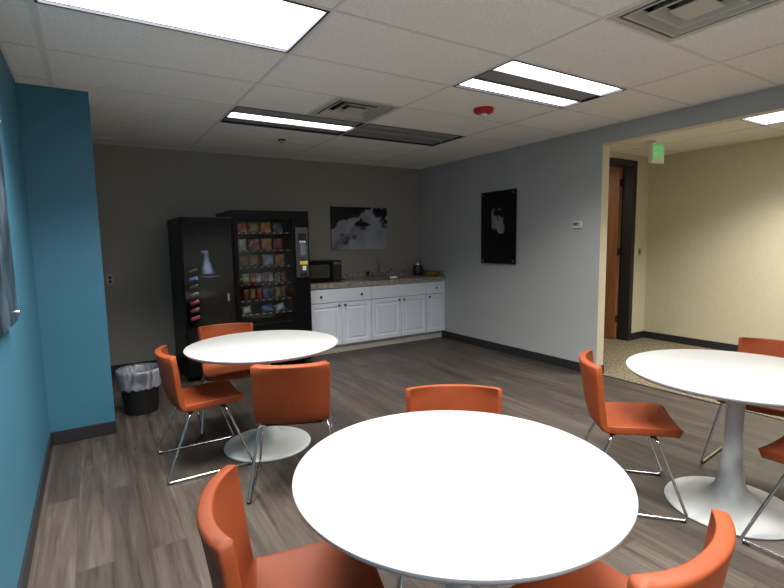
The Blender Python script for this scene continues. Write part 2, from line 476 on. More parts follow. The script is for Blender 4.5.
b = B(); lathe(b, [(0.026, 0), (0.026, 0.01), (0.012, 0.014), (0.012, 0.05)], 16, (DX1 - 0.068, YD + 0.98, 1.0), 'x')
for v in b.verts: v.co.x = 2 * (DX1 - 0.068) - v.co.x
tube(b, [(DX1 - 0.115, YD + 0.98, 1.0), (DX1 - 0.115, YD + 0.87, 1.0)], 0.009)
obj('door_handle', b, M['steel'], leaf, smooth=True)

# ------------------------------------------------------------------ ceiling lights
def make_troffer(name, label, lamps, group='recessed ceiling light fixtures', litmat='lit', watts=64.0, spread=128.0, tint=(1.0, 0.965, 0.915)):
    """2 x 4 ft recessed fixture, origin at the centre, long side along x, z=0 at the tile plane"""
    t = thing(name, label, 'ceiling light', group=group)
    hx, hy = T - 0.010, T / 2 - 0.010
    b = B()
    f = 0.014
    box(b, -hx, hx, -hy, -hy + f, -0.006, 0.02); box(b, -hx, hx, hy - f, hy, -0.006, 0.02)
    box(b, -hx, -hx + f, -hy + f, hy - f, -0.006, 0.02); box(b, hx - f, hx, -hy + f, hy - f, -0.006, 0.02)
    obj('frame', b, M['lframe'], t)
    b = B()   # open housing
    box(b, -hx, hx, -hy, hy, 0.10, 0.105); box(b, -hx, hx, -hy, -hy + 0.004, 0.02, 0.10); box(b, -hx, hx, hy - 0.004, hy, 0.02, 0.10)
    box(b, -hx, -hx + 0.004, -hy, hy, 0.02, 0.10); box(b, hx - 0.004, hx, -hy, hy, 0.02, 0.10)
    obj('housing', b, M['lframe'], t)
    iw = 2 * (hy - f) / 3
    g = 0.0 if all(lamps) else 0.006
    for k in range(3):
        y0 = -hy + f + k * iw
        b = B(); box(b, -hx + f, hx - f, y0 + g, y0 + iw - g, 0.010, 0.014)
        o = obj('lamp_lens', b, M[litmat] if lamps[k] else M['unlit'], t)
        o['label'] = 'glowing lamp bay' if lamps[k] else 'dark lamp bay'
    # fluorescent lamps: light leaves the parabolic bays mostly downwards
    ny = sum(lamps)
    if ny and watts:
        rows = [(0.0, 2 * (hy - f))] if ny == 3 else [(-hy + f + (k + 0.5) * iw, iw * 0.9) for k in range(3) if lamps[k]]
        for yc, sy in rows:
            ld = bpy.data.lights.new('lamp', 'AREA'); ld.shape = 'RECTANGLE'; ld.size = 2 * (hx - f); ld.size_y = sy
            ld.energy = watts * sy / (2 * (hy - f)); ld.spread = math.radians(spread); ld.color = tint
            lo = bpy.data.objects.new('lamp', ld); C.objects.link(lo); lo.parent = t; lo.location = (0, yc, 0.006)
    if all(lamps): return t
    b = B()
    for k in range(1, 3):
        y = -hy + f + k * iw; box(b, -hx + f, hx - f, y - 0.006, y + 0.006, -0.004, 0.02)
    for k in ():
        x = -hx + f + k * (2 * hx - 2 * f) / 4
        for q in range(3):
            if not lamps[q]:
                y0 = -hy + f + q * iw; box(b, x - 0.003, x + 0.003, y0 + 0.007, y0 + iw - 0.007, -0.004, 0.0095)
    obj('louver', b, M['louver'], t)
    return t
def place_fix(t, i, j): t.location = (GX + (i + 1) * T, GY + (j + 0.5) * T, CZ)
t = make_troffer('ceiling_light', 'fully lit ceiling light nearest the blue left wall, cut by the top of the photo', (1, 1, 1)); place_fix(t, -2, -1); FULL = t
t = make_troffer('ceiling_light', 'ceiling light with two glowing strips and a dark middle, beside the red fire alarm', (1, 0, 1)); place_fix(t, 2, -1)
t = make_troffer('ceiling_light', 'ceiling light with one thin glowing strip in dark surrounds, near the vending machines', (0, 1, 0)); place_fix(t, 0, 2)
t = make_troffer('ceiling_light', 'unlit dark ceiling light towards the back right corner of the room', (0, 0, 0)); place_fix(t, 2, 2)
for (i, j), lb in (((0, -4), 'lit ceiling light over the nearest table, out of the photo above'), ((2, -7), 'added fill ceiling light behind the camera on the opening side'), ((-2, -7), 'added fill ceiling light behind the camera by the blue wall')):
    place_fix(dup(FULL, (0, 0, 0), 0, lb), i, j)  # the two behind the camera are unseen fixtures added as fill light
t = make_troffer('ceiling_light', 'small glimpse of a lit warm ceiling light in the cream corridor', (1, 1, 1), litmat='warm', watts=66.0, spread=122.0, tint=(1.0, 0.95, 0.86))
t.location = (CORR[0] + T / 2, CORR[1] + T, CZ); t.rotation_euler = (0, 0, PI / 2)
# lamp of the room beyond the door (surface mounted, hidden from this view)
t = make_troffer('ceiling_light', 'dim ceiling light inside the room beyond the open wooden door', (1, 1, 1), litmat='dim', watts=0)
t.location = (5.55, 5.0, CZ - 0.115)

# ------------------------------------------------------------------ air diffusers
def make_vent(label, i, j, inner):
    t = thing('ceiling_vent', label, 'vent', (GX + (i + 0.5) * T, GY + (j + 0.5) * T, CZ), group='ceiling air vents')
    h = T / 2 - 0.012
    b = B()
    fw = h - inner
    box(b, -h, h, -h, -inner, -0.005, 0.008); box(b, -h, h, inner, h, -0.005, 0.008)
    box(b, -h, -inner, -inner, inner, -0.005, 0.008); box(b, inner, h, -inner, inner, -0.005, 0.008)
    obj('frame', b, M['ventw'], t, bevel=0.002)
    b = B(); box(b, -inner, inner, -inner, inner, 0.075, 0.08); box(b, -inner, -inner + 0.003, -inner, inner, 0.008, 0.075); box(b, inner - 0.003, inner, -inner, inner, 0.008, 0.075)
    box(b, -inner, inner, -inner, -inner + 0.003, 0.008, 0.075); box(b, -inner, inner, inner - 0.003, inner, 0.008, 0.075)
    obj('throat', b, M['ventd'], t)
    # nested square cones
    n = 3
    for k in range(n):
        a = inner * (0.93 - 0.29 * k); l = inner * 0.055; c = a - inner * 0.16
        b = B()
        R4 = [[b.verts.new((x * q, y * q, z)) for x, y in ((-1, -1), (1, -1), (1, 1), (-1, 1))] for q, z in ((a, 0.0), (a, -0.005), (a - l, -0.005), (c, 0.035), (c - 0.001, 0.037), (a - l, -0.003))]
        for A, Bv in zip(R4, R4[1:]):
            for q in range(4): b.faces.new((A[q], A[(q + 1) % 4], Bv[(q + 1) % 4], Bv[q]))
        if k == n - 1: box(b, -a + l, a - l, -a + l, a - l, -0.005, -0.002)
        obj('vane', b, M['ventw'], t)
    return t
make_vent('beige square ceiling vent near the thin lit light at the back', 1, 1, 0.25)
make_vent('large beige square ceiling vent cut by the top edge of the photo', 2, -3, 0.255)

# red fire alarm
t = thing('fire_alarm', 'red round fire alarm strobe on the ceiling', 'fire alarm', (2.93, 3.15, CZ))
b = B(); lathe(b, [(0.086, 0.0), (0.086, -0.018), (0.078, -0.034), (0.045, -0.046)], 40); sharp(obj('body', b, M['red'], t))
b = B(); lathe(b, [(0.034, -0.0465), (0.030, -0.062), (0.014, -0.070)], 24); sharp(obj('strobe_lens', b, M['clear'], t))
# sprinkler
t = thing('sprinkler', 'small dark sprinkler head on the ceiling near the back wall', 'sprinkler', (1.84, 5.12, CZ))
b = B(); lathe(b, [(0.042, 0.0), (0.038, -0.008)], 24); obj('escutcheon', b, M['ventd'], t)
b = B(); lathe(b, [(0.014, -0.0085), (0.010, -0.03), (0.022, -0.034), (0.022, -0.037)], 16); obj('nozzle', b, M['steel'], t)

# EXIT sign
def text_mesh(name, s, size, m, parent, loc, rot, extrude=0.002, bold=0.0):
    cu = bpy.data.curves.new(name, 'FONT'); cu.body = s; cu.size = size; cu.extrude = extrude; cu.align_x = 'CENTER'; cu.align_y = 'CENTER'; cu.offset = bold
    o = bpy.data.objects.new(name, cu); C.objects.link(o)
    dg = bpy.context.evaluated_depsgraph_get(); dg.update()
    me = bpy.data.meshes.new_from_object(o.evaluated_get(dg))
    bpy.data.objects.remove(o)
    me.materials.append(m) if not me.materials else me.materials.__setitem__(0, m)
    o = bpy.data.objects.new(name, me); C.objects.link(o)
    o.parent = parent; o.location = loc; o.rotation_euler = rot
    return o
t = thing('exit_sign', 'ivory exit sign with green letters hanging from the corridor ceiling', 'exit sign', (5.715, 3.215, 2.31))
bx('case', (-0.125, 0.125, -0.026, 0.026, 0.0, 0.236), M['signw'], t, bevel=0.006)
b = B(); box(b, -0.05, 0.05, -0.022, 0.022, 0.236, CZ - 2.31); obj('ceiling_mount', b, M['signw'], t)
lt = text_mesh('letters', 'EXIT', 0.21, M['exit'], t, (0, -0.0275, 0.120), (PI / 2, 0, 0), 0.0012, 0.002)
lt.scale = (0.53, 0.98, 1)

# ------------------------------------------------------------------ wall things
def plaque(name, label, u0, u1, z0, z1, wall, fn, nu, nv, m, pins=True, off=0.02, th=0.012):
    """flat printed panel standing off a wall; fn(u, v) gives the colour"""
    wdt, hgt = abs(u1 - u0), z1 - z0
    if wall == 'back': loc, rz = ((u0 + u1) / 2, YB - off, z0), 0.0
    if wall == 'right': loc, rz = (XR - off, (u0 + u1) / 2, z0), -PI / 2
    if wall == 'left': loc, rz = (XL + off, (u0 + u1) / 2, z0), PI / 2
    t = thing(name, label, 'picture', loc, rz)
    b = B()
    col = b.loops.layers.color.new('Col')
    g = [[b.verts.new((-wdt / 2 + wdt * i / nu, -th, hgt * j / nv)) for i in range(nu + 1)] for j in range(nv + 1)]
    for j in range(nv):
        for i in range(nu):
            f = b.faces.new((g[j][i], g[j][i + 1], g[j + 1][i + 1], g[j + 1][i]))
            for lp in f.loops:
                co = lp.vert.co
                lp[col] = (*fn((co.x + wdt / 2) / wdt, co.z / hgt), 1)
    vs0 = len(b.faces)
    box(b, -wdt / 2, wdt / 2, -th + 0.0005, 0, 0, hgt)
    b.faces.ensure_lookup_table()
    for f in b.faces[vs0:]:
        for lp in f.loops: lp[col] = (0.02, 0.02, 0.022, 1)
    obj('print', b, m, t)
    if pins:
        for sx in (-1, 1):
            for sz in (0, 1):
                b = B(); e = 0.035
                lathe(b, [(0.011, off - 0.001), (0.011, -th - 0.007), (0.009, -th - 0.010)], 16, (sx * (wdt / 2 - e), 0, e if sz == 0 else hgt - e), 'y')
                sharp(obj('standoff_pin', b, M['steel'], t))
    return t
def nz(x, y, s=1.0, o=0.0): return noise.fractal(Vector((x * s + o, y * s - o, o * 1.7)), 1.0, 2.0, 5)
def lerp(a, b, t): return a + (b - a) * t
def sm(a, b, x):
    t = max(0, min(1, (x - a) / (b - a))); return t * t * (3 - 2 * t)
def snow_fn(u, v):
    x, y = u * 1.5, v
    n = nz(x, y, 6, 3); ln = 0.47; u = min(1, max(0, u))
    s = 0.60 + 0.08 * nz(x, y, 3, 9) + 0.10 * sm(0.55, 0.0, v) * 0.4
    # gully of softer grey
    d = abs((v - 0.22) - (u - 0.2) * 1.15); s *= 1 - 0.35 * sm(0.22, 0.0, d) * sm(0.75, 0.3, u) * (0.7 + 0.8 * n)
    # dark forest, upper left
    pts = [(0, 0.47), (0.06, 0.50), (0.13, 0.66), (0.22, 0.73), (0.36, 0.78), (0.5, 0.83), (0.6, 0.90), (0.72, 1.0), (1, 1.3)]
    for (a, fa), (c, fc) in zip(pts, pts[1:]):
        if a <= u <= c: ln = lerp(fa, fc, (u - a) / (c - a)); break
    k = sm(-0.035, 0.03, v - ln + 0.07 * n)
    s = lerp(s, 0.012 + 0.10 * max(0, nz(x, y, 16, 5)), k)
    # trees, upper right
    k = sm(0.05, -0.02, math.hypot((u - 0.83) * 1.2, (v - 0.90)) - 0.10 + 0.05 * n)
    k = max(k, sm(0.84, 0.93, u + 0.07 * n) * sm(0.50, 0.58, v + 0.05 * n) * sm(-0.25, 0.1, nz(x, y, 7, 21)))
    s = lerp(s, 0.015, k)
    # snowboarder: crouched figure with an arm out
    for cx, cy, rx, ry in ((0.50, 0.61, 0.085, 0.062), (0.56, 0.60, 0.075, 0.042), (0.52, 0.69, 0.022, 0.045), (0.61, 0.585, 0.06, 0.02), (0.44, 0.585, 0.04, 0.035)):
        s = lerp(s, 0.02, sm(1.25, 0.8, math.hypot((u - cx) / rx, (v - cy) / ry) + 0.5 * n))
    for cx, cy, r, a in ((0.24, 0.17, 0.06, 0.65), (0.17, 0.35, 0.05, 0.55), (0.40, 0.29, 0.06, 0.4), (0.55, 0.50, 0.07, 0.5), (0.27, 0.26, 0.06, 0.4)):
        s *= 1 - a * sm(1.3, 0.2, math.hypot((u - cx) * 1.2, (v - cy)) / r + 0.7 * n)
    s = max(0.008, s)
    return (s * 0.97, s, s * 1.08)
def cave_fn(u, v):
    x, y = u, v * 1.5
    n = nz(x, y, 7, 4)
    s = 0.008 + 0.02 * max(0, nz(x, y, 5, 12)) * sm(0.5, 0.1, v)
    k = sm(1.08, 0.85, math.hypot((u - 0.46) / 0.20, (v - 0.63) / 0.155) + 0.25 * n)
    k = max(k, sm(1.1, 0.8, math.hypot((u - 0.58) / 0.11, (v - 0.49) / 0.09) + 0.25 * n))
    s = lerp(s, 0.55 + 0.1 * n, k)
    # branch and trunk silhouettes against the bright mouth
    br = min(abs(u - 0.47 - 0.05 * math.sin(v * 14)) / 0.018 if 0.60 < v < 0.72 else 9, math.hypot((u - 0.52) / 0.12, (v - 0.70) / 0.035), math.hypot((u - 0.46) / 0.05, (v - 0.74) / 0.04), math.hypot((u - 0.62) / 0.05, (v - 0.67) / 0.03), abs(u - 0.295) / 0.02 if v > 0.5 else 9)
    s = lerp(s, 0.01, sm(1.3, 0.8, br + 0.4 * n))
    s = lerp(s, 0.055, 0.8 * sm(1.2, 0.5, math.hypot((u - 0.54) / 0.13, (v - 0.17) / 0.05) + 0.4 * n))
    s = lerp(s, 0.03, 0.6 * sm(1.2, 0.4, math.hypot((u - 0.25) / 0.2, (v - 0.33) / 0.10) + 0.6 * n))
    s = lerp(s, 0.10, sm(1.2, 0.5, math.hypot((u - 0.915) / 0.018, (v - 0.49) / 0.05)))
    return (s, s, s * 1.03)
def river_fn(u, v):
    n = nz(u * 2, v * 1.2, 4, 8); m = nz(u * 9, v * 1.5, 5, 2)
    s = max(0.05, 0.24 + 0.18 * n + 0.10 * m)
    return (s * 0.85, s * 1.0, s * 1.15)
plaque('snow_picture', 'black and white print of a snowboarder in deep snow above the counter', 2.885, 3.805, 1.34, 1.945, 'back', snow_fn, 120, 80, M['paint'], pins=False)
plaque('cave_picture', 'dark tall print of a bright cave opening on the grey right wall', 4.172, 4.78, 1.143, 2.058, 'right', cave_fn, 70, 105, M['paint'])
plaque('abstract_picture', 'grey blue print on the blue left wall, cut by the photo edge', 1.87, 2.79, 1.115, 2.03, 'left', river_fn, 60, 60, M['paint'], off=0.028)

t = thing('thermostat', 'small white thermostat on the grey right wall by the opening', 'thermostat', (XR, 3.312, 1.556), -PI / 2)
bx('case', (-0.052, 0.052, -0.024, 0, 0, 0.072), M['pale'], t, bevel=0.005)
bx('display', (-0.044, 0.016, -0.026, -0.0235, 0.026, 0.060), M['screen'], t)
b = B()
for k in range(2): box(b, 0.026, 0.042, -0.027, -0.0235, 0.022 + 0.022 * k, 0.036 + 0.022 * k)
obj('button', b, M['panel'], t)
def switch(name, label, loc, rz, cat, outlet=False):
    t = thing(name, label, cat, loc, rz)
    bx('plate', (-0.036, 0.036, -0.006, 0, -0.058, 0.058), M['plate'], t, bevel=0.002)
    if outlet:
        for z in (-0.022, 0.022):
            b = B(); lathe(b, [(0.017, -0.0055), (0.017, -0.008)], 20, (0, 0, z), 'y'); obj('socket', b, M['black'], t)
    else:
        b = B(); box(b, -0.016, 0.016, -0.009, -0.0055, -0.033, 0.033); obj('rocker', b, M['panel'], t)
switch('wall_outlet', 'ivory wall outlet on the dark back wall above the bin', (0.172, YB, 1.075), 0, 'outlet', True)
switch('light_switch', 'light switch on the cream wall right of the open door', (6.535, YD, 1.245), 0, 'switch')

# ------------------------------------------------------------------ tables
def make_table(label):
    t = thing('pedestal_table', label, 'table', group='round white pedestal tables')
    R = 0.525
    b = B(); lathe(b, [(R - 0.05, 0.716), (R - 0.012, 0.719), (R - 0.003, 0.728), (R, 0.736), (R - 0.001, 0.7395), (R - 0.005, 0.741)], 128)
    for f in b.faces:
        zs = [v.co.z for v in f.verts]
        if min(zs) < 0.7396 and max(zs) > 0.727 and len(f.verts) == 4: f.material_index = 1
    sharp(obj('tabletop', b, [M['white'], M['tedge']], t), 50)
    b = B()
    prof = [(0.302, 0.0), (0.305, 0.006), (0.300, 0.014), (0.285, 0.019), (0.24, 0.026), (0.19, 0.036), (0.150, 0.048), (0.115, 0.066), (0.090, 0.090), (0.072, 0.120), (0.060, 0.160), (0.052, 0.21), (0.046, 0.28), (0.042, 0.38), (0.041, 0.48), (0.043, 0.58), (0.047, 0.66), (0.053, 0.705), (0.16, 0.7155)]
    lathe(b, prof, 64); sharp(obj('pedestal', b, M['tbase'], t), 50)
    return t
T0 = make_table('round white table at the front, nearest the camera')
T0.location = (0.926, 1.11, 0); T0.scale = (0.965, 0.965, 1)
for k_, (c_, l_) in enumerate([((1.0, 3.32, 0),  'round white table in front of the vending machines'), ((2.82, 1.11, 0), 'round white table at the right, cut by the photo edge')]):
    dup(T0, c_, 0, l_).scale = (1, 1, 1)

# ------------------------------------------------------------------ chairs (local +y is forward)
PROF = [(0.232, 0.4235), (0.222, 0.428), (0.18, 0.434), (0.09, 0.432), (0.0, 0.427), (-0.075, 0.422), (-0.120, 0.423), (-0.152, 0.434), (-0.175, 0.460), (-0.188, 0.50), (-0.203, 0.57), (-0.214, 0.645), (-0.226, 0.72), (-0.234, 0.765), (-0.2355, 0.773)]
SPLIT = 6
WRAP = [0, 0, 0, 0, 0, 0, 0.003, 0.019, 0.034, 0.043, 0.049, 0.054, 0.058, 0.061, 0.062]
def shell(i0, i1, cap0, cap1):
    nu = 20
    rows = []
    for i in range(i0, i1 + 1):
        y, z = PROF[i]
        a = PROF[max(i - 1, 0)]; c = PROF[min(i + 1, len(PROF) - 1)]
        ty, tz = c[0] - a[0], c[1] - a[1]; l = math.hypot(ty, tz); ty, tz = ty / l, tz / l
        ny, nzz = tz, -ty                       # normal: up for the seat, forward for the back
        hw = lerp(0.214, 0.206, min(1, max(0, (0.25 - y) / 0.4))) if i <= SPLIT else lerp(0.206, 0.214, (z - 0.44) / 0.33)
        if i == 0: hw -= 0.026
        if i == 1: hw -= 0.012
        if i == len(PROF) - 1: hw -= 0.012
        th = lerp(0.044, 0.040, i / (len(PROF) - 1))
        w = WRAP[i]
        top, bot = [], []
        for k in range(nu + 1):
            t_ = -1 + 2 * k / nu
            wy = w * abs(t_) ** 2.3
            dz = 0.012 * t_ * t_ if i <= SPLIT else 0.012 * t_ * t_ * max(0, 1 - (i - SPLIT) / 3)
            # normal in plan turns with the wrap
            sl = w * 2.3 * abs(t_) ** 1.3 * (1 if t_ >= 0 else -1) / hw
            n = Vector((-sl, ny, nzz)).normalized() if i > SPLIT else Vector((0, ny, nzz)).normalized()
            p = Vector((t_ * hw, y + wy, z + dz))
            top.append(p + n * th / 2); bot.append(p - n * th / 2)
        rows.append((top, bot))
    b = B()
    V = [([b.verts.new(p) for p in t_], [b.verts.new(p) for p in bo]) for t_, bo in rows]
    for (t0, b0), (t1, b1) in zip(V, V[1:]):
        for k in range(nu):
            b.faces.new((t0[k], t0[k + 1], t1[k + 1], t1[k])); b.faces.new((b0[k], b1[k], b1[k + 1], b0[k + 1]))
        for k in (0, nu): b.faces.new((t0[k], t1[k], b1[k], b0[k]))
    for on, (t_, bo) in ((cap0, V[0]), (cap1, V[-1])):
        if on:
            for k in range(nu): b.faces.new((t_[k], bo[k], bo[k + 1], t_[k + 1]))
    return b
def make_chair(label):
    t = thing('cafe_chair', label, 'chair', group='orange chairs around the white tables')
    for nm, a in (('seat', (0, SPLIT, True, False)), ('backrest', (SPLIT, len(PROF) - 1, False, True))):
        obj(nm, shell(*a), M['leather'], t, smooth=True, bevel=0.014, seg=3, angle=55)
    for s in (-1, 1):
        b = B()
        tube(b, [(s * 0.150, -0.09, 0.395), (s * 0.200, -0.102, 0.391), (s * 0.254, -0.262, 0.011), (s * 0.254, 0.262, 0.011), (s * 0.200, 0.118, 0.395), (s * 0.150, 0.11, 0.400)], 0.0080, 10, 0.028)
        lg = obj('sled_leg', b, M['chrome'], t, smooth=True)
        for y in (-0.236, 0.236):
            b = B(); box(b, s * 0.254 - 0.011, s * 0.254 + 0.011, y - 0.014, y + 0.014, 0.0, 0.012)
            obj('foot_glide', b, M['black'], lg, bevel=0.003)
    b = B()
    box(b, -0.16, 0.16, 0.095, 0.125, 0.391, 0.408); box(b, -0.16, 0.16, -0.105, -0.075, 0.386, 0.402); box(b, -0.015, 0.015, -0.075, 0.095, 0.390, 0.404)
    obj('seat_support', b, M['black'], t, bevel=0.003)
    return t
def ch(cx, cy, fx, fy): return (cx, cy, 0), math.atan2(fy, fx) - PI / 2
CH = [
    ((0.558, 3.32), (1, 0.0), 'orange chair seen from its side beside the bin, facing the far table'),
    ((0.904, 3.94), (-0.138, -0.99), 'orange chair tucked between the far table and the vending machines'),
    ((0.985, 2.705), (0.407, 0.914), 'orange chair with its back to the camera at the far table'),
    ((1.265, 1.515), (-0.575, -0.818), 'orange chair behind the nearest table, only its back top showing'),
    ((0.436, 1.212), (0.964, -0.265), 'orange chair at the bottom left, pushed up to the nearest table'),
    ((1.054, 0.680), (-0.07, 1), 'orange chair at the bottom right, cut off below at the nearest table'),
    ((2.49, 1.512), (0.665, -0.746), 'orange chair seen sideways at the left of the right-hand table'),
    ((3.49, 1.205), (-0.995, -0.1), 'orange chair behind the right-hand table, by the corridor carpet'),
    ((2.772, 0.675), (0.0, 1), 'orange chair at the right edge of the photo, only a seat corner and leg showing'),
]
CH0 = None
for (c, f, lb) in CH:
    loc, rz = ch(*c, *f)
    if CH0 is None:
        CH0 = make_chair(lb); CH0.location = loc; CH0.rotation_euler = (0, 0, rz)
    else: dup(CH0, loc, rz, lb)

# ------------------------------------------------------------------ waste bin
t = thing('waste_bin', 'black waste bin with a grey plastic liner beside the blue wall', 'bin', (0.292, 4.64, 0))
t.scale = (1, 1, 0.96)
b = B(); lathe(b, [(0.128, 0.0), (0.132, 0.006), (0.166, 0.385), (0.172, 0.392), (0.172, 0.398), (0.163, 0.398), (0.125, 0.012)], 56)
sharp(obj('bin_body', b, M['bin'], t), 50)
b = B(); seg = 72; rings = []
for q, (r, z) in enumerate([(0.118, 0.03), (0.135, 0.14), (0.150, 0.28), (0.160, 0.385), (0.168, 0.402), (0.177, 0.400), (0.176, 0.37), (0.170, 0.31), (0.166, 0.255), (0.166, 0.235)]):
    ring = []
    for k in range(seg):
        a = 2 * PI * k / seg
        d = 0.004 * nz(math.cos(a) * 3, math.sin(a) * 3, 2, q * 0.3) if q > 5 else 0.012 * nz(math.cos(a) * 3, math.sin(a) * 3 + z * 4, 2, 5) * (q < 4)
        zz = z + (0.022 * nz(math.cos(a) * 2, math.sin(a) * 2, 1.5, 3) if q >= 8 else 0.0012 * nz(math.cos(a) * 2, math.sin(a) * 2, 3, 3))
        rr = r + (abs(d) if q > 5 else -abs(d))
        ring.append(b.verts.new((rr * math.cos(a), rr * math.sin(a), zz)))
    rings.append(ring)
for r0, r1 in zip(rings, rings[1:]):
    for k in range(seg): b.faces.new((r0[k], r0[(k + 1) % seg], r1[(k + 1) % seg], r1[k]))
b.faces.new(rings[0])
obj('bin_liner', b, M['liner'], t, smooth=True)

# ------------------------------------------------------------------ snack vending machine
VX0, VX1, VY0, VY1, VH = 1.326, 2.193, 5.31, 6.12, 1.812
t = thing('snack_machine', 'tall black snack vending machine with a glass window, next to the counter', 'vending machine', ((VX0 + VX1) / 2, VY0, 0))
ox = (VX0 + VX1) / 2
def V(x0, x1, y0, y1, z0, z1): return (x0 - ox, x1 - ox, y0 - VY0, y1 - VY0, z0, z1)
WX0, WX1, WZ0, WZ1 = 1.372, 1.985, 0.545, 1.725
b = B(); yb = VY0 + 0.065
box(b, *V(VX0, VX1, VY1 - 0.02, VY1, 0.04, VH)); box(b, *V(VX0, VX0 + 0.02, yb, VY1 - 0.02, 0.04, VH)); box(b, *V(VX1 - 0.02, VX1, yb, VY1 - 0.02, 0.04, VH))
box(b, *V(VX0 + 0.02, VX1 - 0.02, yb, VY1 - 0.02, VH - 0.04, VH)); box(b, *V(VX0 + 0.02, VX1 - 0.02, yb, VY1 - 0.02, 0.04, 0.14))
for x in (VX0 + 0.08, VX1 - 0.08):
    for y in (yb + 0.06, VY1 - 0.08): lathe(b, [(0.025, 0.0), (0.018, 0.012), (0.018, 0.04)], 12, (x - ox, y - VY0, 0))
obj('cabinet', b, M['vend'], t)
b = B(); box(b, *V(WX1 + 0.02, WX1 + 0.03, yb + 0.005, 6.0, 0.15, VH - 0.05)); box(b, *V(VX0 + 0.022, WX1 + 0.02, 6.0, 6.01, 0.15, VH - 0.05)); obj('inner_liner', b, M['vendin'], t)
b = B(); y0, y1 = VY0, yb - 0.003
box(b, *V(VX0, WX0, y0, y1, 0.07, VH)); box(b, *V(WX1, VX1, y0, y1, 0.07, VH)); box(b, *V(WX0, WX1, y0, y1, WZ1, VH)); box(b, *V(WX0, WX1, y0, y1, 0.07, WZ0))
dr = obj('door', b, M['vend'], t)
bx('window', V(WX0 + 0.001, WX1 - 0.001, VY0 + 0.012, VY0 + 0.017, WZ0 + 0.001, WZ1 - 0.001), M['glass'], dr)
bx('delivery_flap', V(1.42, 1.93, VY0 - 0.006, VY0 + 0.004, 0.24, 0.40), M['vendgloss'], dr, bevel=0.004)
b = B(); f = 0.012
box(b, *V(WX0 - f, WX1 + f, VY0 - 0.004, VY0, WZ1, WZ1 + f)); box(b, *V(WX0 - f, WX1 + f, VY0 - 0.004, VY0, WZ0 - f, WZ0))
box(b, *V(WX0 - f, WX0, VY0 - 0.004, VY0, WZ0, WZ1)); box(b, *V(WX1, WX1 + f, VY0 - 0.004, VY0, WZ0, WZ1)); obj('window_trim', b, M['vendgloss'], dr)
SH = [1.572, 1.372, 1.190, 0.993, 0.812, 0.655]
for k, z in enumerate(SH):
    b = B(); box(b, *V(VX0 + 0.03, WX1 + 0.015, VY0 + 0.10, 5.98, z - 0.012, z - 0.003)); box(b, *V(VX0 + 0.03, WX1 + 0.015, VY0 + 0.085, VY0 + 0.10, z - 0.014, z + 0.001))
    sh = obj('shelf', b, M['shelf'], t)
    b = B()
    xs = [1.41 + q * 0.0785 for q in range(8)]
    for x in xs: box(b, *V(x - 0.010, x + 0.010, VY0 + 0.082, VY0 + 0.085, z - 0.012, z - 0.002))
    obj('price_tags', b, M['pale'], sh)
# control panel
cp = bx('control_panel', V(2.022, 2.178, VY0 - 0.014, VY0, 1.045, 1.625), M['panel'], t, bevel=0.006)
def cpart(nm, x0, x1, z0, z1, m, d=0.006): return bx(nm, V(x0, x1, VY0 - 0.014 - d, VY0 - 0.0135, z0, z1), m, cp, bevel=0.002)
cpart('bill_slot', 2.055, 2.150, 1.475, 1.560, M['black'], 0.012)
b = B()
for k in range(3): lathe(b, [(0.012, 0), (0.012, -0.006)], 14, (2.078 + 0.026 * k - ox, -0.014, 1.462), 'y')
obj('select_button', b, M['pale'], cp)
cpart('display', 2.075, 2.145, 1.300, 1.440, M['display'], 0.004)
cpart('keypad', 2.075, 2.145, 1.250, 1.296, M['panel'], 0.008)
cpart('yellow_strip', 2.065, 2.160, 1.195, 1.236, M['yellow'], 0.004)
cpart('coin_slot', 2.095, 2.140, 1.128, 1.180, M['pale'], 0.005)
b = B()
for x in (2.080, 2.128): lathe(b, [(0.024, -0.0135), (0.024, -0.019), (0.015, -0.0195)], 20, (x - ox, 0, 1.082), 'y')
obj('coin_return', b, M['black'], cp)

# snacks, each a thing of its own
def snack_mesh(w, h, d, seed):
    b = B(); nu, nv = 8, 10; rng = random.Random(seed)
    fr, bk = [], []
    for j in range(nv + 1):
        v = j / nv; rf, rb = [], []
        for i in range(nu + 1):
            u = i / nu
            p = (1 - abs(2 * u - 1) ** 3) * min(1, min(v, 1 - v) / 0.22) ** 0.6 if 0 < v < 1 else 0
            p = max(p, 0.0) * d / 2 * (0.85 + 0.3 * rng.random()) + 0.0015
            x = (u - 0.5) * w * (0.94 + 0.06 * abs(2 * v - 1))
            rf.append(b.verts.new((x, -p, v * h))); rb.append(b.verts.new((x, p, v * h)))
        fr.append(rf); bk.append(rb)
    for j in range(nv):
        for i in range(nu):
            b.faces.new((fr[j][i], fr[j][i + 1], fr[j + 1][i + 1], fr[j + 1][i])); b.faces.new((bk[j][i], bk[j + 1][i], bk[j + 1][i + 1], bk[j][i + 1]))
        b.faces.new((fr[j][0], fr[j + 1][0], bk[j + 1][0], bk[j][0])); b.faces.new((fr[j][nu], bk[j][nu], bk[j + 1][nu], fr[j + 1][nu]))
    for i in range(nu):
        b.faces.new((fr[0][i], bk[0][i], bk[0][i + 1], fr[0][i + 1])); b.faces.new((fr[nv][i], fr[nv][i + 1], bk[nv][i + 1], bk[nv][i]))
    return b
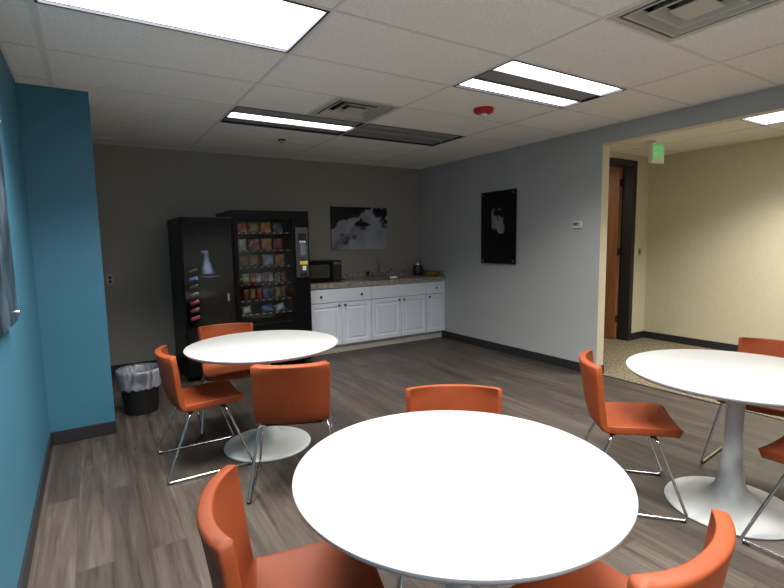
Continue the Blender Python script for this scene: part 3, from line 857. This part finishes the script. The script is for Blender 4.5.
COL = {
    'red': ((0.50, 0.06, 0.05), (0.55, 0.30, 0.10)), 'tan': ((0.45, 0.30, 0.14), (0.30, 0.14, 0.07)), 'orange': ((0.62, 0.22, 0.05), (0.65, 0.45, 0.20)),
    'navy': ((0.03, 0.05, 0.12), (0.12, 0.16, 0.25)), 'pale green': ((0.50, 0.56, 0.42), (0.66, 0.68, 0.58)), 'maroon': ((0.34, 0.03, 0.08), (0.50, 0.32, 0.32)),
    'magenta': ((0.45, 0.03, 0.12), (0.35, 0.10, 0.10)), 'brown': ((0.22, 0.12, 0.07), (0.45, 0.34, 0.24)), 'silver': ((0.55, 0.60, 0.68), (0.28, 0.33, 0.42)),
    'green': ((0.16, 0.42, 0.08), (0.52, 0.58, 0.35)), 'purple': ((0.26, 0.08, 0.16), (0.50, 0.28, 0.18)), 'blue': ((0.04, 0.13, 0.45), (0.30, 0.38, 0.60)),
    'gold': ((0.50, 0.36, 0.14), (0.28, 0.18, 0.08)), 'white': ((0.66, 0.68, 0.68), (0.42, 0.44, 0.46)),
}
dk = lambda c: tuple(q * 0.85 for q in c)
BM = {k: bag_mat('snack_wrapper_' + k.replace(' ', '_'), dk(v[0]), dk(v[1])) for k, v in COL.items()}
ROWS = [
    ('top row', 1.372 + 0.0, 0.126, 0.128, [(73, 'red', 0), (127, 'tan', 0), (182, 'orange', 0), (238, 'navy', 0)]),
    ('second row', 0, 0.138, 0.128, [(78, 'pale green', 0.088), (130, 'maroon', 0), (187, 'orange', 0), (240, 'magenta', 0.105)]),
    ('third row', 0, 0.130, 0.120, [(85, 'brown', 0.09), (130, 'tan', 0.105), (193, 'silver', 0.13), (247, 'orange', 0.12)]),
    ('fourth row', 0, 0.126, 0.066, [(92, 'green', 0.078), (125, 'red', 0), (151, 'silver', 0.058), (178, 'purple', 0.068), (206, 'silver', 0.06), (237, 'brown', 0.066), (265, 'maroon', 0.06)]),
    ('fifth row', 0, 0.130, 0.064, [(97, 'brown', 0.056), (125, 'tan', 0), (155, 'red', 0.058), (185, 'blue', 0.074), (211, 'navy', 0.056), (240, 'gold', 0.07), (266, 'brown', 0.056)]),
]
MIDY = [100, 175, 248, 330, 398]
seed = 0; meshes = {}
ORD = {4: ['first', 'second', 'third', 'last'], 7: ['first', 'second', 'third', 'fourth', 'fifth', 'sixth', 'last']}
for r, (rn, _, h, w0, items) in enumerate(ROWS):
    for k, (px, cn, w) in enumerate(items):
        seed += 1
        w = w or w0
        x = 1.41 + (px - 60) * 0.00255 - (MIDY[r] - 170) * 0.00012
        o = obj('snack_bag', snack_mesh(w, h * (0.92 + 0.08 * random.random()), 0.045, seed), BM[cn], smooth=True)
        o.location = (x, VY0 + 0.15, SH[r] + 0.004 - 0.0035); o.rotation_euler = (math.radians(-5), 0, math.radians(random.uniform(-6, 6)))
        tag(o, f'{cn} snack bag, {ORD[len(items)][k]} from the left in the {rn} of the machine', 'snack', 'snack bags in the vending machine')
for px, cn, w, lb in ((100, 'white', 0.10, 'white crumpled snack bag at the left of the lowest shelf'), (195, 'blue', 0.13, 'blue snack bag lying in the middle of the lowest shelf'), (255, 'silver', 0.12, 'silver snack bag lying tilted at the right of the lowest shelf')):
    seed += 1
    x = 1.41 + (px - 60) * 0.00255 - 0.035
    o = obj('snack_bag', snack_mesh(w, 0.085, 0.05, seed), BM[cn], smooth=True)
    o.location = (x, VY0 + 0.15, SH[5] + 0.002); o.rotation_euler = (math.radians(-20), math.radians(-6 if cn != 'silver' else -16), 0)
    tag(o, lb, 'snack', 'snack bags in the vending machine')

# ------------------------------------------------------------------ drink vending machine
DXA, DXB, DYA, DYB, DH = 0.788, 1.312, 5.28, 6.14, 1.732
t = thing('drink_machine', 'narrower black drink vending machine with a waterfall picture, left of the snack machine', 'vending machine', ((DXA + DXB) / 2, DYA, 0))
ox2 = (DXA + DXB) / 2
def W(x0, x1, y0, y1, z0, z1): return (x0 - ox2, x1 - ox2, y0 - DYA, y1 - DYA, z0, z1)
b = B(); box(b, *W(DXA, DXB, DYA + 0.06, DYB, 0.03, DH))
for x in (DXA + 0.06, DXB - 0.06):
    for y in (DYA + 0.12, DYB - 0.08): lathe(b, [(0.025, 0.0), (0.018, 0.012), (0.018, 0.03)], 12, (x - ox2, y - DYA, 0))
obj('cabinet', b, M['vend'], t, bevel=0.004)
dd = bx('door', W(DXA, DXB, DYA, DYA + 0.056, 0.06, DH), M['vend'], t, bevel=0.005)
def fall_fn(u, v):
    # dark night picture with a pale plunging waterfall and the pool below it
    n = nz(u, v * 2.4, 5, 6); s = 0.003 + 0.006 * max(0, nz(u * 1.2, v * 2.6, 4, 15)) * sm(0.55, 0.8, v)
    fz, fb = 0.745, 0.545
    k = sm(fb, fb + 0.03, v) * sm(fz + 0.012, fz, v)
    cx = 0.455 + 0.02 * sm(fz, fb, v); hw = 0.05 + 0.085 * sm(fz, fb, v)
    wf = k * sm(1.35, 0.15, abs(u - cx) / hw + 0.25 * n) * lerp(0.6, 1.0, sm(fz, 0.62, v))
    wf = max(wf, 0.8 * sm(1.2, 0.5, math.hypot((u - 0.43) / 0.09, (v - 0.742) / 0.012)))
    pool = 0.6 * sm(1.2, 0.6, math.hypot((u - 0.52) / 0.24, (v - fb + 0.006) / 0.007))
    a = max(wf, pool)
    return (lerp(s, 0.52, a), lerp(s, 0.58, a), lerp(s * 1.1, 0.70, a))
b = B(); col = b.loops.layers.color.new('Col'); nu, nv = 60, 150
gx0, gx1, gz0, gz1 = DXA + 0.02, DXB - 0.02, 0.42, DH - 0.03
g = [[b.verts.new((gx0 - ox2 + (gx1 - gx0) * i / nu, -0.003, gz0 + (gz1 - gz0) * j / nv)) for i in range(nu + 1)] for j in range(nv + 1)]
for j in range(nv):
    for i in range(nu):
        f = b.faces.new((g[j][i], g[j][i + 1], g[j + 1][i + 1], g[j + 1][i]))
        for lp in f.loops: lp[col] = (*fall_fn((lp.vert.co.x + ox2 - gx0) / (gx1 - gx0), (lp.vert.co.z - gz0) / (gz1 - gz0)), 1)
mprint = painted_mat('glossy_machine_front', 0.10, 0.5)
o = obj('front_picture', b, mprint, dd); o['label'] = 'glossy dark panel with a pale waterfall'
CANS = [('gold', (0.16, 0.12, 0.05)), ('blue', (0.10, 0.20, 0.60)), ('grey', (0.09, 0.09, 0.10)), ('pale', (0.22, 0.26, 0.20)), ('red', (0.55, 0.05, 0.10)), ('rose', (0.42, 0.12, 0.16)), ('crimson', (0.52, 0.05, 0.09))]
CM = {k: bag_mat('can_print_' + k, tuple(q * 0.3 for q in c), tuple(min(1, q * 0.6 + 0.015) for q in c)) for k, c in CANS}
for k, (nm, _) in enumerate(CANS):
    z = 1.175 - k * 0.0815
    bt = bx('selection_button', W(DXA + 0.035, DXA + 0.165, DYA - 0.010, DYA - 0.0035, z - 0.036, z + 0.036), M['vendgloss'], dd, bevel=0.002)
    b = B(); r = 0.020; lathe(b, [(0.014, -0.046), (r, -0.040), (r, 0.038), (0.015, 0.046)], 20, (0, 0, 0), 'x')
    bmesh.ops.scale(b, verts=b.verts, vec=(1, 0.5, 1)); bmesh.ops.rotate(b, verts=b.verts, cent=(0, 0, 0), matrix=Matrix.Rotation(math.radians(-17), 3, 'Y'))
    bmesh.ops.translate(b, verts=b.verts, vec=(DXA + 0.10 - ox2, -0.015, z))
    o = sharp(obj('can_picture', b, CM[nm], bt), 50)
    o['label'] = f'{nm} slanted can' 
b = B(); lathe(b, [(0.013, -0.003), (0.013, -0.016)], 16, (1.232 - ox2, 0, 0.90), 'y'); box(b, 1.222 - ox2, 1.242 - ox2, -0.012, -0.0035, 0.84, 0.92); obj('lock', b, M['steel'], dd)
bx('delivery_port', W(DXA + 0.12, DXB - 0.12, DYA - 0.008, DYA - 0.0005, 0.16, 0.34), M['vendgloss'], dd, bevel=0.004)

# ------------------------------------------------------------------ kitchen counter run
CF = 5.60                                 # cabinet front plane
def panel_bm(x0, x1, z0, z1, raised=True):
    b = B(); th = 0.018
    if not raised: box(b, x0, x1, -th, -0.001, z0, z1); return b
    # frame, groove and raised field, in one front sheet
    r = [0.0, 0.052, 0.060, 0.072, 0.092]; d = [-th, -th, -th + 0.009, -th + 0.009, -th + 0.002]
    rings = [[b.verts.new(p) for p in ((x0 + q, y, z0 + q), (x1 - q, y, z0 + q), (x1 - q, y, z1 - q), (x0 + q, y, z1 - q))] for q, y in zip(r, d)]
    back = [b.verts.new(p) for p in ((x0, -0.001, z0), (x1, -0.001, z0), (x1, -0.001, z1), (x0, -0.001, z1))]
    for A, Bq in zip([back] + rings, rings):
        for k in range(4): b.faces.new((A[k], A[(k + 1) % 4], Bq[(k + 1) % 4], Bq[k]))
    b.faces.new(rings[-1]); b.faces.new(list(reversed(back)))
    return b
def knob(x, z, parent):
    b = B(); lathe(b, [(0.006, -0.0175), (0.006, -0.028), (0.0145, -0.032), (0.0155, -0.040), (0.009, -0.046)], 18, (x, 0, z), 'y')
    return sharp(obj('knob', b, M['knob'], parent), 50)
def cabinet(label, x0, x1, drawer, doors, dknobs=()):
    t = thing('base_cabinet', label, 'cabinet', ((x0 + x1) / 2, CF, 0), group='white kitchen base cabinets')
    o = (x0 + x1) / 2
    b = B(); a0, a1, dp = x0 + 0.001 - o, x1 - 0.001 - o, YB - 0.002 - CF
    box(b, a0, a0 + 0.018, 0, dp, 0.1085, 0.868); box(b, a1 - 0.018, a1, 0, dp, 0.1085, 0.868)
    box(b, a0 + 0.018, a1 - 0.018, 0, dp, 0.1085, 0.127); box(b, a0 + 0.018, a1 - 0.018, dp - 0.006, dp, 0.127, 0.868); box(b, a0 + 0.018, a1 - 0.018, 0, 0.018, 0.127, 0.868)
    obj('carcass', b, M['cab'], t)
    # thin dark sheet standing in for the shade in the gaps between the fronts
    b = B(); box(b, x0 + 0.004 - o, x1 - 0.004 - o, -0.0008, -0.0003, 0.118, 0.858); obj('gap_shade', b, M['cabin'], t)
    dz = 0.672
    d = obj('drawer' if dknobs else 'false_drawer_front', panel_bm(x0 + 0.004 - o, x1 - 0.004 - o, dz + 0.008, 0.850, False), M['cab'], t, bevel=0.003)
    for kx in dknobs: knob(kx - o, 0.762, d)
    for a, c, kx in doors:
        d = obj('door', panel_bm(a - o, c - o, 0.116, dz), M['cab'], t, bevel=0.002)
        knob(kx - o, 0.636, d)
cabinet('white base cabinet with a two knob drawer, left of the three, beside the snack machine', 2.275, 3.173, 1, [(2.281, 2.724, 2.684), (2.730, 3.168, 2.770)], (2.434, 3.018))
cabinet('white base cabinet under the sink, middle of the three', 3.173, 4.090, 0, [(3.178, 3.648, 3.610), (3.654, 4.085, 3.690)])
cabinet('narrow white base cabinet with one door and one drawer, right of the three', 4.090, 4.405, 1, [(4.096, 4.398, 4.140)], (4.268,))
b = B(); box(b, 4.406, XR - 0.001, CF - 0.004, CF + 0.1, 0.1085, 0.868); tag(obj('filler_strip', b, M['cab']), 'thin white filler strip between the narrow cabinet and the grey wall', 'filler strip')
b = B(); box(b, 2.275, XR - 0.013, CF + 0.055, CF + 0.075, 0, 0.108); struct('trim_3', b, M['toe'])
# worktop with a cut-out for the sink
CT0, CT1 = 0.869, 0.925; SX0, SX1, SY0, SY1 = 3.24, 3.86, 5.70, 6.08
t = thing('countertop', 'speckled brown laminate countertop over the white cabinets', 'countertop', (3.35, CF, 0))
b = B(); ox3 = 3.35
def K(x0, x1, y0, y1, z0, z1): return (x0 - ox3, x1 - ox3, y0 - CF, y1 - CF, z0, z1)
X0 = 2.265; X1 = XR - 0.002; Y0 = CF - 0.03; Y1 = YB - 0.002
box(b, *K(X0, SX0, Y0, Y1, CT0, CT1)); box(b, *K(SX1, X1, Y0, Y1, CT0, CT1)); box(b, *K(SX0, SX1, Y0, SY0, CT0, CT1)); box(b, *K(SX0, SX1, SY1, Y1, CT0, CT1))
bmesh.ops.remove_doubles(b, verts=b.verts, dist=0.0001)
obj('slab', b, M['lam'], t)
b = B(); box(b, *K(X0, X1, YB - 0.022, YB - 0.002, CT1, CT1 + 0.075)); box(b, *K(X1 - 0.02, X1, 5.60, YB - 0.022, CT1, CT1 + 0.075)); obj('backsplash', b, M['lam'], t, bevel=0.003)
# sink
t = thing('sink', 'stainless steel sink set into the countertop', 'sink', ((SX0 + SX1) / 2, (SY0 + SY1) / 2, CT1))
hx, hy = (SX1 - SX0) / 2, (SY1 - SY0) / 2
b = B(); r = 0.022
prof = [(hx + r, 0.002, hy + r), (hx + r - 0.006, 0.007, hy + r - 0.006), (hx - 0.02, 0.006, hy - 0.02), (hx - 0.035, -0.05, hy - 0.035), (hx - 0.05, -0.16, hy - 0.05), (hx - 0.10, -0.17, hy - 0.10)]
rings = [[b.verts.new(p) for p in ((-a, -c, z), (a, -c, z), (a, c, z), (-a, c, z))] for a, z, c in prof]
for A, Bq in zip(rings, rings[1:]):
    for k in range(4): b.faces.new((A[k], A[(k + 1) % 4], Bq[(k + 1) % 4], Bq[k]))
b.faces.new(rings[-1])
obj('basin', b, M['steel'], t)
b = B(); lathe(b, [(0.04, -0.1695), (0.036, -0.166), (0.02, -0.167)], 20); obj('drain', b, M['chrome'], t)
# faucet on the worktop behind the basin
FY = 6.128
t = thing('faucet', 'chrome gooseneck faucet with two handles behind the sink', 'faucet', (3.62, FY, CT1))
b = B(); box(b, -0.125, 0.125, -0.022, 0.022, 0.0, 0.016); obj('deck_plate', b, M['chrome'], t, bevel=0.006)
b = B(); lathe(b, [(0.018, 0.016), (0.016, 0.06), (0.012, 0.07)], 16)
pts = [(0, 0, 0.06), (0, 0, 0.20)] + [(0.0 - 0.045 * (1 - math.cos(a)) * 0.6, -0.062 * (1 - math.cos(a)), 0.20 + 0.068 * math.sin(a)) for a in [PI * k / 8 for k in range(1, 8)]] + [(-0.054, -0.124, 0.20), (-0.054, -0.124, 0.165)]
tube(b, pts, 0.0105, 12)
obj('spout', b, M['chrome'], t, smooth=True)
for s in (-1, 1):
    b = B(); lathe(b, [(0.021, 0.016), (0.017, 0.05), (0.012, 0.064)], 16, (s * 0.098, 0, 0)); tube(b, [(s * 0.098, 0, 0.058), (s * 0.15, -0.022, 0.076)], 0.006, 8)
    obj('handle', b, M['chrome'], t, smooth=True)
t = thing('side_sprayer', 'dark sink sprayer standing left of the chrome faucet', 'sprayer', (3.43, FY, CT1))
b = B(); lathe(b, [(0.024, 0), (0.02, 0.012)], 16); obj('collar', b, M['chrome'], t)
b = B(); lathe(b, [(0.014, 0.012), (0.017, 0.045), (0.026, 0.075), (0.024, 0.092)], 16); sharp(obj('spray_head', b, M['black'], t), 50)
t = thing('soap_dispenser', 'slim chrome soap pump standing right of the faucet', 'soap dispenser', (3.83, FY, CT1))
b = B(); lathe(b, [(0.02, 0), (0.017, 0.03), (0.008, 0.036), (0.008, 0.10)], 16); obj('stem', b, M['chrome'], t, smooth=True)
b = B(); tube(b, [(0, 0, 0.098), (0, 0, 0.118), (-0.01, -0.05, 0.112)], 0.007, 8, 0.012); obj('pump_spout', b, M['chrome'], t, smooth=True)
b = B(); box(b, -0.048, 0.048, -0.028, 0.028, 0, 0.03)
o = tag(obj('sponge', b, M['sponge'], bevel=0.009, seg=3), 'small white sponge on the front rim of the sink', 'sponge'); o.location = (3.585, 5.665, CT1 + 0.0075)
# microwave
t = thing('microwave', 'black microwave on the left end of the countertop', 'microwave', (2.585, 5.80, CT1))
b = B(); box(b, -0.255, 0.255, 0.0, 0.36, 0.012, 0.285)
for x in (-0.22, 0.22):
    for y in (0.03, 0.33): lathe(b, [(0.014, 0), (0.014, 0.012)], 12, (x, y, 0))
obj('body', b, M['black'], t, bevel=0.006)
d = bx('door', (-0.253, 0.118, -0.022, -0.001, 0.016, 0.282), M['vendgloss'], t, bevel=0.004)
bx('window', (-0.205, 0.075, -0.0235, -0.0215, 0.065, 0.235), M['micglass'], d)
d = bx('control_panel', (0.122, 0.253, -0.022, -0.001, 0.016, 0.282), M['black'], t, bevel=0.004)
bx('display', (0.142, 0.234, -0.0235, -0.0215, 0.232, 0.262), M['screen'], d)
b = B()
for r in range(4):
    for c in range(3): box(b, 0.145 + 0.032 * c, 0.168 + 0.032 * c, -0.0235, -0.0215, 0.085 + 0.034 * r, 0.108 + 0.034 * r)
obj('keypad', b, M['lframe'], d)
bx('open_button', (0.145, 0.232, -0.0245, -0.0215, 0.032, 0.064), M['lframe'], d, bevel=0.002)
b = B(); tube(b, [(0.255, 0.30, 0.10), (0.285, 0.30, 0.11), (0.33, 0.29, 0.05), (0.40, 0.27, 0.006), (0.46, 0.29, 0.006), (0.44, 0.345, 0.006)], 0.005, 8, 0.04)
obj('power_cord', b, M['black'], t, smooth=True)
# dark jug and amber box at the right end
t = thing('coffee_carafe', 'dark round carafe with a pale lid at the right end of the countertop', 'carafe', (4.262, 6.03, CT1), 1.75)
t.scale = (1.0, 1.0, 1.2)
b = B(); lathe(b, [(0.060, 0.0), (0.074, 0.015), (0.078, 0.06), (0.072, 0.105), (0.056, 0.130)], 32); sharp(obj('body', b, M['smoke'], t), 60)
b = B(); lathe(b, [(0.054, 0.1305), (0.050, 0.150), (0.018, 0.158), (0.015, 0.174), (0.010, 0.178)], 28); sharp(obj('lid', b, M['steel'], t), 50)
b = B(); tube(b, [(0.070, -0.02, 0.115), (0.115, -0.035, 0.115), (0.118, -0.036, 0.035), (0.078, -0.024, 0.03)], 0.008, 8, 0.025); obj('handle', b, M['black'], t, smooth=True)
t = thing('wooden_bowl', 'small amber wooden bowl right of the dark carafe', 'bowl', (4.318, 5.76, CT1))
b = B(); lathe(b, [(0.045, 0.0), (0.072, 0.02), (0.084, 0.046), (0.080, 0.048), (0.066, 0.022), (0.035, 0.010)], 36); sharp(obj('bowl_body', b, M['bowl'], t), 60)

# ------------------------------------------------------------------ world, camera, colour
w = bpy.data.worlds.new('world'); bpy.context.scene.world = w; w.use_nodes = True
w.node_tree.nodes['Background'].inputs[0].default_value = (0.5, 0.52, 0.55, 1)
w.node_tree.nodes['Background'].inputs[1].default_value = 0.0
F, yaw, pitch, roll, H = 478.69, 0.5604, 0.1089, -0.0166, 1.4446
cd = bpy.data.cameras.new('camera'); cam = bpy.data.objects.new('camera', cd); C.objects.link(cam)
cd.sensor_width = 36.0; cd.lens = F / 784 * 36.0; cd.clip_start = 0.05
fw = Vector((math.sin(yaw) * math.cos(pitch), math.cos(yaw) * math.cos(pitch), -math.sin(pitch)))
rt = Vector((math.cos(yaw), -math.sin(yaw), 0)); up = rt.cross(fw)
r2 = rt * math.cos(roll) + up * math.sin(roll); u2 = up * math.cos(roll) - rt * math.sin(roll)
m = Matrix(((r2.x, u2.x, -fw.x, 0), (r2.y, u2.y, -fw.y, 0), (r2.z, u2.z, -fw.z, H), (0, 0, 0, 1)))
cam.matrix_world = m
sc = bpy.context.scene
sc.camera = cam
sc.view_settings.view_transform = 'Standard'
sc.view_settings.look = 'None'
sc.view_settings.exposure = 0.0
